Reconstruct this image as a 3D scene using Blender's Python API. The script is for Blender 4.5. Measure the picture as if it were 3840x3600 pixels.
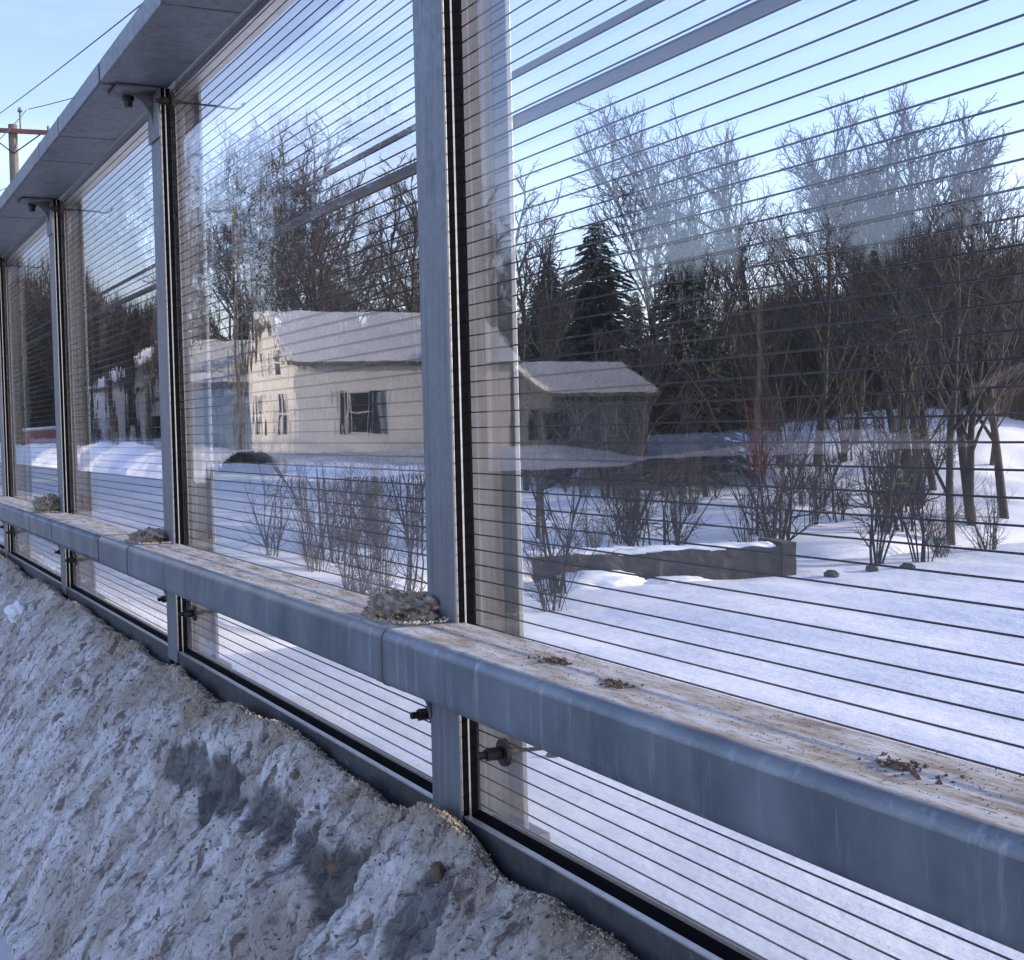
import bpy, bmesh, math, random
import numpy as np
from mathutils import Vector, Matrix

for o in list(bpy.data.objects):
    bpy.data.objects.remove(o)
scene = bpy.context.scene
COL = scene.collection
R = math.radians

# ------------------------------------------------------------------ camera
HC = 1.6                                   # eye height above the road
F_PX = 5100.0                              # focal length in pixels of a 3840 wide picture
YAW, PIT, ROL = R(26.973), R(-2.203), R(-1.331)
FW = np.array([-math.cos(YAW) * math.cos(PIT), math.sin(YAW) * math.cos(PIT), math.sin(PIT)])
_r = np.cross(FW, [0, 0, 1.0]); _r /= np.linalg.norm(_r); _u = np.cross(_r, FW)
RT = _r * math.cos(ROL) + _u * math.sin(ROL)
UP = -_r * math.sin(ROL) + _u * math.cos(ROL)
cd = bpy.data.cameras.new('camera'); cam = bpy.data.objects.new('camera', cd); COL.objects.link(cam)
cd.sensor_fit = 'HORIZONTAL'; cd.sensor_width = 36.0; cd.lens = F_PX / 3840 * 36.0
cd.clip_start = 0.05; cd.clip_end = 3000
cam.matrix_world = Matrix(((RT[0], UP[0], -FW[0], 0), (RT[1], UP[1], -FW[1], 0), (RT[2], UP[2], -FW[2], HC), (0, 0, 0, 1)))
scene.camera = cam

# ------------------------------------------------------------------ sky, sun, exposure
SUN_AZ, SUN_EL = R(18.0), R(11.5)           # azimuth from +Y towards +X
w = bpy.data.worlds.new('World'); scene.world = w; w.use_nodes = True
nt = w.node_tree; nt.nodes.clear()
sky = nt.nodes.new('ShaderNodeTexSky'); sky.sky_type = 'NISHITA'; sky.sun_disc = False
sky.sun_elevation = SUN_EL; sky.sun_rotation = SUN_AZ; sky.altitude = 200; sky.air_density = 1.0; sky.dust_density = 0.25; sky.ozone_density = 2.0
bg = nt.nodes.new('ShaderNodeBackground'); bg.inputs['Strength'].default_value = 0.13
ow = nt.nodes.new('ShaderNodeOutputWorld')
tint = nt.nodes.new('ShaderNodeMix'); tint.data_type = 'RGBA'; tint.blend_type = 'MULTIPLY'; tint.inputs[0].default_value = 1.0
tint.inputs[7].default_value = (1.10, .93, 1.10, 1)          # white balance of the camera
nt.links.new(sky.outputs[0], tint.inputs[6])
wc = nt.nodes.new('ShaderNodeTexCoord'); wm = nt.nodes.new('ShaderNodeMapping'); wm.inputs['Scale'].default_value = (1.6, 1.6, 7.0); wm.inputs['Rotation'].default_value = (.15, .1, .5)
wn = nt.nodes.new('ShaderNodeTexNoise'); wn.inputs['Scale'].default_value = 1.7; wn.inputs['Detail'].default_value = 7; wn.inputs['Roughness'].default_value = .55
wr = nt.nodes.new('ShaderNodeValToRGB'); wr.color_ramp.elements[0].position = .46; wr.color_ramp.elements[0].color = (0, 0, 0, 1); wr.color_ramp.elements[1].position = .78; wr.color_ramp.elements[1].color = (.22, .22, .22, 1)
cl_ = nt.nodes.new('ShaderNodeMix'); cl_.data_type = 'RGBA'; cl_.inputs[7].default_value = (5.6, 5.6, 6.2, 1)
nt.links.new(wc.outputs['Generated'], wm.inputs[0]); nt.links.new(wm.outputs[0], wn.inputs['Vector']); nt.links.new(wn.outputs['Fac'], wr.inputs[0]); nt.links.new(wr.outputs[0], cl_.inputs[0])
nt.links.new(tint.outputs[2], cl_.inputs[6]); nt.links.new(cl_.outputs[2], bg.inputs['Color']); nt.links.new(bg.outputs[0], ow.inputs['Surface'])
sd = bpy.data.lights.new('sun', 'SUN'); sd.energy = 2.4; sd.angle = R(0.6); sd.color = (1.0, 0.84, 0.66)
so = bpy.data.objects.new('sun', sd); COL.objects.link(so)
sdir = Vector((math.sin(SUN_AZ) * math.cos(SUN_EL), math.cos(SUN_AZ) * math.cos(SUN_EL), math.sin(SUN_EL)))
so.rotation_euler = (-sdir).to_track_quat('-Z', 'Y').to_euler(); so.location = (0, 40, 30)
scene.view_settings.view_transform = 'Standard'; scene.view_settings.look = 'None'
scene.view_settings.exposure = 1.56; scene.view_settings.gamma = 1.0
scene.render.engine = 'CYCLES'
scene.cycles.max_bounces = 6; scene.cycles.diffuse_bounces = 2; scene.cycles.glossy_bounces = 3; scene.cycles.transmission_bounces = 2; scene.cycles.transparent_max_bounces = 16

# ------------------------------------------------------------------ pixel helpers (pixels of a 1988 wide picture)
K = 3840 / 1988.0
def pray(px, py):
    return FW * F_PX + RT * (px * K - 1920) + UP * (1800 - py * K)
def at(px, dist, py=850):
    """plan position at a horizontal distance in the direction of a pixel column"""
    d = pray(px, py); h = math.hypot(d[0], d[1])
    return d[0] / h * dist, d[1] / h * dist
def zpix(px, py, dist):
    d = pray(px, py); h = math.hypot(d[0], d[1])
    return HC + d[2] / h * dist
GY = 1.14                                  # front face of the glazing
def mir(p):                                # from the image seen in the glazing to the real place
    return p[0], 2 * GY - p[1]

# ------------------------------------------------------------------ noise
_tab = np.random.RandomState(7).rand(256, 256)
def vnoise(x, y):
    xi = np.floor(x).astype(int); yi = np.floor(y).astype(int); fx = x - xi; fy = y - yi
    fx = fx * fx * (3 - 2 * fx); fy = fy * fy * (3 - 2 * fy)
    g = lambda a, b: _tab[a & 255, b & 255]
    return (g(xi, yi) * (1 - fx) + g(xi + 1, yi) * fx) * (1 - fy) + (g(xi, yi + 1) * (1 - fx) + g(xi + 1, yi + 1) * fx) * fy
def fbm(x, y, n=4):
    a = 0.5; s = 0
    for i in range(n):
        s = s + a * (vnoise(x, y) - .5); x = x * 2.03 + 17.3; y = y * 2.03 + 9.1; a *= .5
    return s

# ------------------------------------------------------------------ materials
MATS = {}
class NB:
    def __init__(s, name):
        s.m = bpy.data.materials.new(name); s.m.use_nodes = True; s.t = s.m.node_tree; s.t.nodes.clear()
        s.out = s.t.nodes.new('ShaderNodeOutputMaterial'); MATS[name] = s.m
    def n(s, kind, **kw):
        nd = s.t.nodes.new(kind)
        for k, v in kw.items():
            if k.startswith('i_'):
                key = k[2:].replace('_', ' ')
                nd.inputs[key if key in nd.inputs else int(k[2:])].default_value = v
            else: setattr(nd, k, v)
        return nd
    def l(s, a, b): s.t.links.new(a, b)
    def coord(s, scale=(1, 1, 1), kind='Object', rot=(0, 0, 0)):
        tc = s.n('ShaderNodeTexCoord'); mp = s.n('ShaderNodeMapping'); mp.inputs['Scale'].default_value = scale; mp.inputs['Rotation'].default_value = rot
        s.l(tc.outputs[kind], mp.inputs['Vector']); return mp.outputs[0]
    def noise(s, vec, scale, detail=4, rough=.55):
        t = s.n('ShaderNodeTexNoise'); t.inputs['Scale'].default_value = scale; t.inputs['Detail'].default_value = detail; t.inputs['Roughness'].default_value = rough
        s.l(vec, t.inputs['Vector']); return t.outputs['Fac']
    def ramp(s, fac, stops):
        r = s.n('ShaderNodeValToRGB'); e = r.color_ramp.elements
        while len(e) < len(stops): e.new(.5)
        for q, (p, c) in zip(e, stops): q.position = p; q.color = (*c, 1) if len(c) == 3 else c
        s.l(fac, r.inputs[0]); return r.outputs[0]
    def mix(s, fac, a, b, mode='MIX'):
        m = s.n('ShaderNodeMix', data_type='RGBA', blend_type=mode)
        for i, v in ((0, fac), (6, a), (7, b)):
            if hasattr(v, 'is_linked') or hasattr(v, 'links'): s.l(v, m.inputs[i])
            else: m.inputs[i].default_value = v if i == 0 else (*v, 1)
        return m.outputs[2]
    def math(s, op, a, b=None, clamp=False):
        m = s.n('ShaderNodeMath', operation=op, use_clamp=clamp)
        for i, v in ((0, a), (1, b)):
            if v is None: continue
            if hasattr(v, 'links'): s.l(v, m.inputs[i])
            else: m.inputs[i].default_value = v
        return m.outputs[0]
    def bump(s, h, strength, dist):
        b = s.n('ShaderNodeBump'); b.inputs['Strength'].default_value = strength; b.inputs['Distance'].default_value = dist
        s.l(h, b.inputs['Height']); return b.outputs[0]
    def pbr(s, col, rough=.6, metal=0.0, normal=None, spec=.5, sss=0):
        p = s.n('ShaderNodeBsdfPrincipled')
        for k, v in (('Base Color', col), ('Roughness', rough), ('Metallic', metal)):
            if hasattr(v, 'links'): s.l(v, p.inputs[k])
            else: p.inputs[k].default_value = (*v, 1) if k == 'Base Color' else v
        p.inputs['Specular IOR Level'].default_value = spec
        if normal is not None: s.l(normal, p.inputs['Normal'])
        s.l(p.outputs[0], s.out.inputs['Surface']); return p

def plain(name, col, rough=.7, metal=0.0, var=.25, scale=6.0, bump=0.0, stretch=(1, 1, 1)):
    b = NB(name); v = b.coord(stretch); n = b.noise(v, scale, 5)
    lo = tuple(c * (1 - var) for c in col); hi = tuple(min(1, c * (1 + var)) for c in col)
    c = b.ramp(n, [(.3, lo), (.7, hi)])
    nm = b.bump(n, .5, bump) if bump else None
    b.pbr(c, rough, metal, nm); return b.m

def galvanised(name, streak=(1, 1, 1), base=(.19, .203, .22), dirt=0.0):
    b = NB(name); v = b.coord((1, 1, 1)); vs = b.coord(streak)
    big = b.noise(v, 5, 5); fine = b.noise(v, 60, 3); st = b.noise(vs, 9, 6, .65)
    c = b.ramp(big, [(.3, tuple(k * .78 for k in base)), (.7, tuple(k * 1.15 for k in base))])
    c = b.mix(b.ramp(st, [(.35, (0, 0, 0)), (.75, (1, 1, 1))]), c, tuple(k * 1.35 for k in base))
    c2 = b.mix(b.ramp(st, [(.62, (0, 0, 0)), (.76, (.8, .8, .8))]), c, (.30, .33, .36))
    c3 = b.mix(b.ramp(b.noise(vs, 4, 5), [(.58, (0, 0, 0)), (.74, (.7, .7, .7))]), c2, tuple(k * .5 for k in base))
    ro = b.ramp(fine, [(.3, (.42,) * 3), (.7, (.62,) * 3)])
    b.pbr(c3, ro, .45, b.bump(fine, .25, .0015)); return b.m
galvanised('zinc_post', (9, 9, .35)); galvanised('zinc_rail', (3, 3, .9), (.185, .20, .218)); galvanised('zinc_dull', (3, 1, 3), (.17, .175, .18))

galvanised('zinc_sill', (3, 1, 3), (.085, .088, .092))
galvanised('zinc_rear', (9, 9, .35), (.33, .30, .28))  # paler, warmer zinc: sunlight on the post web put into the colour
def rail_top():
    # zinc tube whose upper side carries sand, salt and slush residue
    b = NB('zinc_rail_dirty')
    v = b.coord((1, 1, 1)); vs = b.coord((2.2, 9, 1), rot=(0, 0, .35)); vst = b.coord((5, 5, .6))
    base = b.ramp(b.noise(v, 6, 5), [(.32, (.13, .148, .168)), (.68, (.255, .28, .305))])
    st = b.noise(vst, 7, 6, .65)
    base = b.mix(b.ramp(st, [(.56, (0, 0, 0)), (.74, (.9, .9, .9))]), base, (.36, .40, .44))
    base = b.mix(b.ramp(b.noise(vst, 3, 5), [(.56, (0, 0, 0)), (.76, (.6, .6, .6))]), base, (.085, .095, .11))
    salt = b.ramp(b.noise(vs, 3.2, 6, .6), [(.28, (.66, .66, .66)), (.45, (.54, .50, .46)), (.60, (.36, .30, .24)), (.74, (.15, .105, .07))])
    fine = b.noise(vs, 14, 6, .7)
    salt = b.mix(b.ramp(fine, [(.54, (0, 0, 0)), (.66, (.85, .85, .85))]), salt, (.16, .115, .08))
    g = b.n('ShaderNodeNewGeometry'); sx = b.n('ShaderNodeSeparateXYZ'); b.l(g.outputs['Normal'], sx.inputs[0])
    up = b.ramp(sx.outputs['Z'], [(.86, (0, 0, 0)), (.97, (1, 1, 1))])
    edge = b.ramp(b.noise(vs, 5, 4), [(.25, (.86, .86, .86)), (.5, (1, 1, 1))])
    fac = b.mix(1.0, up, edge, 'MULTIPLY')
    c = b.mix(fac, base, salt)
    mt = b.math('MULTIPLY', b.math('SUBTRACT', 1.0, fac, True), .45)
    b.pbr(c, b.ramp(fac, [(0, (.42,) * 3), (1, (.9,) * 3)]), mt, b.bump(fine, .5, .004)); return b.m
rail_top()

b = NB('rubber'); b.pbr((.0035, .0035, .005), .9, 0, None, .08)
plain('filament_black', (.004, .004, .006), .4, 0, .1, 3)
plain('aluminium', (.62, .60, .57), .35, .6, .12, 20)
plain('bolt_steel', (.05, .042, .04), .5, .7, .35, 60)
plain('bolt_dark', (.02, .025, .03), .45, .5, .3, 60)
plain('washer_steel', (.055, .048, .045), .5, .5, .35, 60)
plain('concrete', (.34, .33, .30), .9, 0, .25, 7, .004)
plain('stone', (.062, .056, .045), .95, 0, .4, 3, .03)
plain('bark', (.042, .035, .030), .95, 0, .4, 5, .02)
plain('bark_pale', (.30, .20, .12), .95, 0, .4, 4, .02, (4, 4, 1))
plain('twig', (.042, .033, .030), .95, 0, .3, 2)
plain('twig_grey', (.06, .05, .047), .95, 0, .3, 2)
plain('twig_red', (.26, .035, .03), .9, 0, .3, 4)
plain('twig_brown', (.06, .044, .032), .95, 0, .4, 3)
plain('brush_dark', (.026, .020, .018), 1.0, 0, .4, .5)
plain('needles', (.022, .034, .018), .9, 0, .5, 3)
plain('needles_grey', (.06, .075, .05), .9, 0, .5, 3)
plain('pole_wood', (.15, .14, .13), .9, 0, .3, 3, .004, (6, 6, .5))
plain('arm_wood', (.10, .05, .045), .9, 0, .3, 4)
plain('wire', (.05, .055, .06), .6, 0, .1, 1)
plain('insulator', (.16, .17, .19), .3, 0, .2, 6)
plain('siding_white', (.80, .77, .72), .7, 0, .06, 1.5)
plain('siding_blue', (.42, .52, .58), .7, 0, .06, 1.5)
plain('siding_tan', (.10, .09, .085), .8, 0, .1, 1.5)
plain('siding_grey', (.11, .125, .15), .8, 0, .1, 1.5)
plain('trim_white', (.8, .79, .76), .6, 0, .05, 2)
plain('shutter', (.03, .035, .045), .6, 0, .2, 3)
plain('brick_red', (.26, .075, .05), .9, 0, .35, 5)
plain('shingle', (.16, .15, .15), .9, 0, .3, 3)
plain('ice_grain', (.50, .42, .31), .6, 0, .35, 9)
plain('dirt_clod', (.13, .09, .06), .95, 0, .5, 12)
b = NB('window_glass'); b.pbr((.03, .035, .045), .08, 0, None, .6)

def snow(name, c0=(.80, .82, .86), c1=(.88, .89, .90), sc=.6, bd=.05):
    b = NB(name); v = b.coord((1, 1, 1)); n = b.noise(v, sc, 8, .6); f = b.noise(v, 9, 5)
    b.pbr(b.ramp(n, [(.35, c0), (.65, c1)]), .75, 0, b.bump(b.math('ADD', n, b.math('MULTIPLY', f, .04)), .6, bd), .3); return b.m
snow('snow'); snow('snow_pond', (.72, .75, .82), (.86, .87, .89), .35, .22); snow('snow_roof', (.84, .85, .87), (.9, .9, .9), 1.0, .03)

def road_mat():
    b = NB('asphalt'); v = b.coord((.25, 1.2, 1)); n = b.noise(v, 2.0, 7, .6)
    c = b.ramp(n, [(.35, (.055, .055, .06)), (.54, (.095, .095, .10)), (.76, (.28, .29, .30))])
    b.pbr(c, b.ramp(n, [(.4, (.45,) * 3), (.7, (.85,) * 3)]), 0, b.bump(n, .4, .02)); return b.m
road_mat()
b = NB('asphalt_lot'); v = b.coord((.25, .6, 1)); n_ = b.noise(v, 1.4, 7, .6); b.pbr(b.ramp(n_, [(.40, (.045, .045, .048)), (.58, (.08, .08, .085)), (.74, (.32, .33, .35))]), .8, 0, b.bump(n_, .4, .03))  # asphalt of the added lot, kept dark for its mirror image

def bank_mat(name='bank_snow'):
    # ploughed snow: scraped streaks running down the face, sand and soot ground into it
    b = NB(name)
    uv = b.n('ShaderNodeUVMap', uv_map='bank'); 
    def mp(sx, sy, rz=0):
        m = b.n('ShaderNodeMapping'); m.inputs['Scale'].default_value = (sx, sy, 1); m.inputs['Rotation'].default_value = (0, 0, rz); b.l(uv.outputs[0], m.inputs['Vector']); return m.outputs[0]
    streak = b.noise(mp(36, 6.5, .12), 1.0, 8, .68); coarse = b.noise(mp(4.2, 2.6, .15), 1.0, 6, .65); speck = b.noise(mp(120, 70, .1), 1.0, 3, .6); blot = b.noise(mp(24, 11, .2), 1.0, 7, .66)
    at_ = b.n('ShaderNodeAttribute', attribute_name='stain'); sc = b.n('ShaderNodeSeparateColor'); b.l(at_.outputs['Color'], sc.inputs[0])
    crest, soot = sc.outputs[0], sc.outputs[1]
    snowc = b.ramp(streak, [(.33, (.48, .455, .44)), (.44, (.74, .725, .715)), (.58, (.92, .91, .90))])
    c = b.mix(b.ramp(coarse, [(.40, (0, 0, 0)), (.60, (.85, .85, .85))]), snowc, (.44, .365, .30))
    c = b.mix(b.ramp(streak, [(.33, (.85, .85, .85)), (.46, (0, 0, 0))]), c, (.20, .17, .15))
    c = b.mix(b.ramp(blot, [(.53, (0, 0, 0)), (.61, (.85, .85, .85))]), c, (.15, .11, .09))
    tan = b.ramp(blot, [(.30, (.56, .46, .33)), (.47, (.40, .31, .21)), (.62, (.16, .115, .08))])
    c = b.mix(b.math('MULTIPLY', crest, b.ramp(streak, [(.3, (1, 1, 1)), (.75, (.55, .55, .55))]), True), c, tan)
    c = b.mix(b.math('MULTIPLY', soot, b.ramp(streak, [(.3, (1, 1, 1)), (.8, (.65, .65, .65))]), True), c, (.085, .085, .082))
    c = b.mix(b.ramp(speck, [(.58, (0, 0, 0)), (.66, (.85, .85, .85))]), c, (.10, .075, .06))
    hgt = b.math('ADD', b.math('MULTIPLY', streak, 1.0), b.math('MULTIPLY', speck, .35))
    b.pbr(c, .62, 0, b.bump(hgt, 1.0, .028), .4); return b.m
bank_mat()

def clump_mat():
    b = NB('clump_snow'); v = b.coord((1, 1, 1)); n = b.noise(v, 75, 6, .65); m = b.noise(v, 26, 5)
    c = b.ramp(n, [(.34, (.07, .045, .03)), (.46, (.30, .21, .13)), (.58, (.50, .40, .28)), (.72, (.66, .61, .55))])
    c = b.mix(b.ramp(m, [(.50, (0, 0, 0)), (.66, (.7, .7, .7))]), c, (.40, .39, .39))
    b.pbr(c, .75, 0, b.bump(n, 1.0, .01), .3); return b.m
clump_mat()

def glazing(name, wav, fine):
    # clear acrylic sheet: Fresnel mirror over clear transmission; slight waviness; dust near the sill
    b = NB(name); v = b.coord((1, 1, 1)); v2 = b.coord((1.7, 1, .8))
    h = b.math('ADD', b.math('MULTIPLY', b.noise(v2, 4.0, 2, .4), wav), b.math('MULTIPLY', b.noise(v, 16.0, 2, .5), fine))
    nm = b.bump(h, 1.0, .001)
    g = b.n('ShaderNodeNewGeometry')
    ior = b.math('ADD', b.math('MULTIPLY', g.outputs['Backfacing'], 1 / 1.49 - 1.49), 1.49)
    fr = b.n('ShaderNodeFresnel'); b.l(ior, fr.inputs['IOR'])
    tr = b.n('ShaderNodeBsdfTransparent'); tr.inputs[0].default_value = (.965, .975, .98, 1)
    gl = b.n('ShaderNodeBsdfGlossy'); gl.inputs['Roughness'].default_value = .0; gl.inputs[0].default_value = (.97, .98, 1, 1); b.l(nm, gl.inputs['Normal'])
    mx = b.n('ShaderNodeMixShader'); b.l(fr.outputs[0], mx.inputs[0]); b.l(tr.outputs[0], mx.inputs[1]); b.l(gl.outputs[0], mx.inputs[2])
    # dust and splash
    tc = b.n('ShaderNodeTexCoord'); sx = b.n('ShaderNodeSeparateXYZ'); b.l(tc.outputs['Object'], sx.inputs[0])
    low = b.ramp(b.math('ADD', b.math('MULTIPLY', sx.outputs['Z'], 1 / 2.1), b.math('MULTIPLY', b.noise(v, 5, 5, .6), .10)), [(.05, (.20,) * 3), (.16, (.035,) * 3), (.4, (.012,) * 3)])
    sp = b.ramp(b.noise(v, 70, 2, .5), [(.70, (0, 0, 0)), (.78, (.10,) * 3)])
    df = b.n('ShaderNodeBsdfDiffuse'); df.inputs[0].default_value = (.62, .60, .56, 1)
    mx2 = b.n('ShaderNodeMixShader'); b.l(b.math('ADD', low, sp, True), mx2.inputs[0]); b.l(mx.outputs[0], mx2.inputs[1]); b.l(df.outputs[0], mx2.inputs[2])
    b.l(mx2.outputs[0], b.out.inputs['Surface']); return b.m
for i, (wv, fn) in enumerate(((.35, .012), (.75, .013), (.35, .008), (.3, .008), (.3, .01), (.3, .01))):
    glazing('acrylic_%d' % i, wv, fn)

# ------------------------------------------------------------------ mesh helpers
class MB:
    def __init__(s): s.v = []; s.f = []
    def box(s, x0, x1, y0, y1, z0, z1):
        n = len(s.v); s.v += [(x, y, z) for z in (z0, z1) for y in (y0, y1) for x in (x0, x1)]
        s.f += [tuple(n + i for i in q) for q in ((0, 2, 3, 1), (4, 5, 7, 6), (0, 1, 5, 4), (2, 6, 7, 3), (0, 4, 6, 2), (1, 3, 7, 5))]; return s
    def prism(s, pts, a0, a1, axis='x'):
        n = len(s.v); m = len(pts)
        for a in (a0, a1):
            for p, q in pts: s.v.append((a, p, q) if axis == 'x' else (p, a, q) if axis == 'y' else (p, q, a))
        for i in range(m): j = (i + 1) % m; s.f.append((n + i, n + j, n + m + j, n + m + i))
        s.f.append(tuple(n + i for i in reversed(range(m)))); s.f.append(tuple(n + m + i for i in range(m))); return s
    def tube(s, pts, rads, k=6, cap=True):
        pts = [np.asarray(p, float) for p in pts]; n0 = len(s.v)
        for i, p in enumerate(pts):
            t = pts[min(i + 1, len(pts) - 1)] - pts[max(i - 1, 0)]; t = t / (np.linalg.norm(t) + 1e-9)
            a = np.cross(t, [0.31, .83, .46]); a /= np.linalg.norm(a) + 1e-9; c = np.cross(t, a)
            for j in range(k):
                an = 2 * math.pi * j / k; q = p + (a * math.cos(an) + c * math.sin(an)) * rads[i]; s.v.append((q[0], q[1], q[2]))
        for i in range(len(pts) - 1):
            for j in range(k):
                j2 = (j + 1) % k; s.f.append((n0 + i * k + j, n0 + i * k + j2, n0 + (i + 1) * k + j2, n0 + (i + 1) * k + j))
        if cap: s.f.append(tuple(n0 + j for j in reversed(range(k)))); s.f.append(tuple(n0 + (len(pts) - 1) * k + j for j in range(k)))
        return s
    def cyl(s, p, q, r, k=12): return s.tube([p, q], [r, r], k)
    def mesh(s, name, mat, smooth=False):
        me = bpy.data.meshes.new(name); me.from_pydata(s.v, [], s.f); me.materials.append(MATS[mat]); me.update()
        if smooth: me.polygons.foreach_set('use_smooth', [True] * len(me.polygons))
        return me
    def build(s, name, mat, parent=None, loc=None, bevel=0, smooth=False, recalc=False):
        me = s.mesh(name, mat, smooth)
        if bevel or recalc:
            bm = bmesh.new(); bm.from_mesh(me)
            bmesh.ops.recalc_face_normals(bm, faces=bm.faces)
            if bevel: bmesh.ops.bevel(bm, geom=bm.edges[:] , offset=bevel, segments=2, affect='EDGES', profile=.5)
            bm.to_mesh(me); bm.free()
        return link(name, me, parent, loc)
def link(name, me, parent=None, loc=None):
    o = bpy.data.objects.new(name, me); COL.objects.link(o)
    if parent is not None: o.parent = parent
    if loc is not None: o.location = loc
    return o
def thing(name, label, cat, loc=(0, 0, 0), rz=0, group=None, scale=1):
    o = bpy.data.objects.new(name, None); COL.objects.link(o); o.location = loc; o.rotation_euler = (0, 0, rz); o.scale = (scale,) * 3
    o.empty_display_size = .2
    return tag(o, label, cat, group)
def tag(o, label=None, cat=None, group=None, kind=None):
    if label: o['label'] = label
    if cat: o['category'] = cat
    if group: o['group'] = group
    if kind: o['kind'] = kind
    return o
def rrect(y0, y1, z0, z1, r, k=5):
    pts = []
    for cy, cz, a0 in ((y1 - r, z1 - r, 0), (y0 + r, z1 - r, 90), (y0 + r, z0 + r, 180), (y1 - r, z0 + r, 270)):
        for i in range(k + 1):
            a = R(a0 + 90 * i / k); pts.append((cy + r * math.cos(a), cz + r * math.sin(a)))
    return pts

# ------------------------------------------------------------------ terrain
SH_Y = np.array([-20, 1.4, 5, 12, 17, 22.5, 33, 45, 70, 120, 400.])
SH_X = np.array([-25, -25, -27.5, -29.5, -31, -31.0, -30.6, -31, -36, -60, -160.])
def sstep(x): x = np.clip(x, 0, 1); return x * x * (3 - 2 * x)
def terrain(x, y):
    x = np.asarray(x, float); y = np.asarray(y, float)
    s = np.interp(y, SH_Y, SH_X) - x + fbm(x * .18, y * .18, 3) * 3.0
    pond = -2.85 + .75 * sstep((s + .6) / 1.8)
    land = np.interp(s, [0, 3, 14, 30, 50, 80, 130, 300], [0, .35, 1.15, 2.1, 3.6, 5.4, 9, 16])
    land = land + 3.3 * sstep((y - 27) / 24) * sstep((s - 1) / 17)
    far = pond + land * (s > 0) + fbm(x * .35 + 5, y * .35, 4) * .55 * sstep((s - .5) / 3)
    emb = -.25 - (y - 1.4) * .33 + fbm(x * .5, y * .5, 3) * .3
    far = np.where(x < -24, np.maximum(far, np.minimum(emb, .2)), far)
    fl = np.maximum(sstep((-x + np.interp(y, [-32, -25], [-52.5, -44])) / 8), sstep((-y - 80) / 10))
    side = (.0 + .6 * sstep((-y - 10.2) / 4.5) + np.interp(-y, [14, 60, 300], [0, .55, 8]) + fbm(x * .3, y * .3 + 40, 4) * .5 * sstep((-y - 10.4) / 2)) * fl
    t = sstep((y - 1.40) / .06)
    return side * (1 - t) + far * t
xs = np.unique(np.concatenate([np.linspace(-340, -110, 24), np.linspace(-110, -72, 40), np.linspace(-72, -24, 150), np.linspace(-24, 16, 26), np.linspace(16, 160, 12)]).round(3))
ys = np.unique(np.concatenate([np.linspace(-280, -60, 16), np.linspace(-60, -9, 90), np.linspace(-9, 1.40, 5), [1.43, 1.46, 1.7], np.linspace(2.2, 62, 150), np.linspace(62, 330, 36)]).round(3))
X, Y = np.meshgrid(xs, ys); Z = terrain(X, Y)
def grid_obj(name, X, Y, Z, mat, smooth=True):
    ny, nx = X.shape; me = bpy.data.meshes.new(name)
    v = np.stack([X.ravel(), Y.ravel(), Z.ravel()], 1)
    i = np.arange(ny * nx).reshape(ny, nx); f = np.stack([i[:-1, :-1], i[:-1, 1:], i[1:, 1:], i[1:, :-1]], -1).reshape(-1, 4)
    me.from_pydata(v.tolist(), [], f.tolist()); me.materials.append(MATS[mat]); me.update()
    if smooth: me.polygons.foreach_set('use_smooth', [True] * len(me.polygons))
    return link(name, me)
tag(grid_obj('ground', X, Y, Z, 'snow'), kind='structure')
PZ = -2.42                                 # level of the snow on the ice
xp = np.concatenate([np.linspace(-75, -20, 110), np.linspace(-19, 120, 50)]); yp = np.concatenate([np.linspace(1.5, 50, 110), np.linspace(51, 260, 50)])
X, Y = np.meshgrid(xp, yp); Z = PZ + fbm(X * .16 + Y * .05, Y * .42, 5) * .26 + fbm(X * .9, Y * 1.6, 4) * .06
tag(grid_obj('frozen_pond', X, Y, Z, 'snow_pond'), kind='structure')
X, Y = np.meshgrid(np.linspace(-340, 160, 120), np.linspace(-9.3, -.35, 14))
tag(grid_obj('road', X, Y, np.full_like(X, .008), 'asphalt'), kind='structure')
X, Y = np.meshgrid(np.linspace(0, 1, 40), np.linspace(-79, -9.31, 60)); X = np.interp(Y, [-32, -25], [-53.3, -44.8]) * (1 - X) + 30 * X
tag(grid_obj('parking_lot', X, Y, np.full_like(X, .012), 'asphalt_lot'), kind='structure')  # added dark ground, keeps the reflection in the nearest panel dark
m = MB().prism([(1.098, -.2), (1.30, -.2), (1.30, .755), (1.098, .755)], -24.6, 5.0)
tag(m.build('parapet_wall', 'concrete', recalc=True), 'low concrete parapet the clear barrier stands on, mostly behind the snowbank', 'parapet')

def gz(x, y):
    z = float(terrain(np.array([x]), np.array([y]))[0])
    s = np.interp(y, SH_Y, SH_X)
    return max(z, PZ) if (y > 1.46) else z

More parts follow.
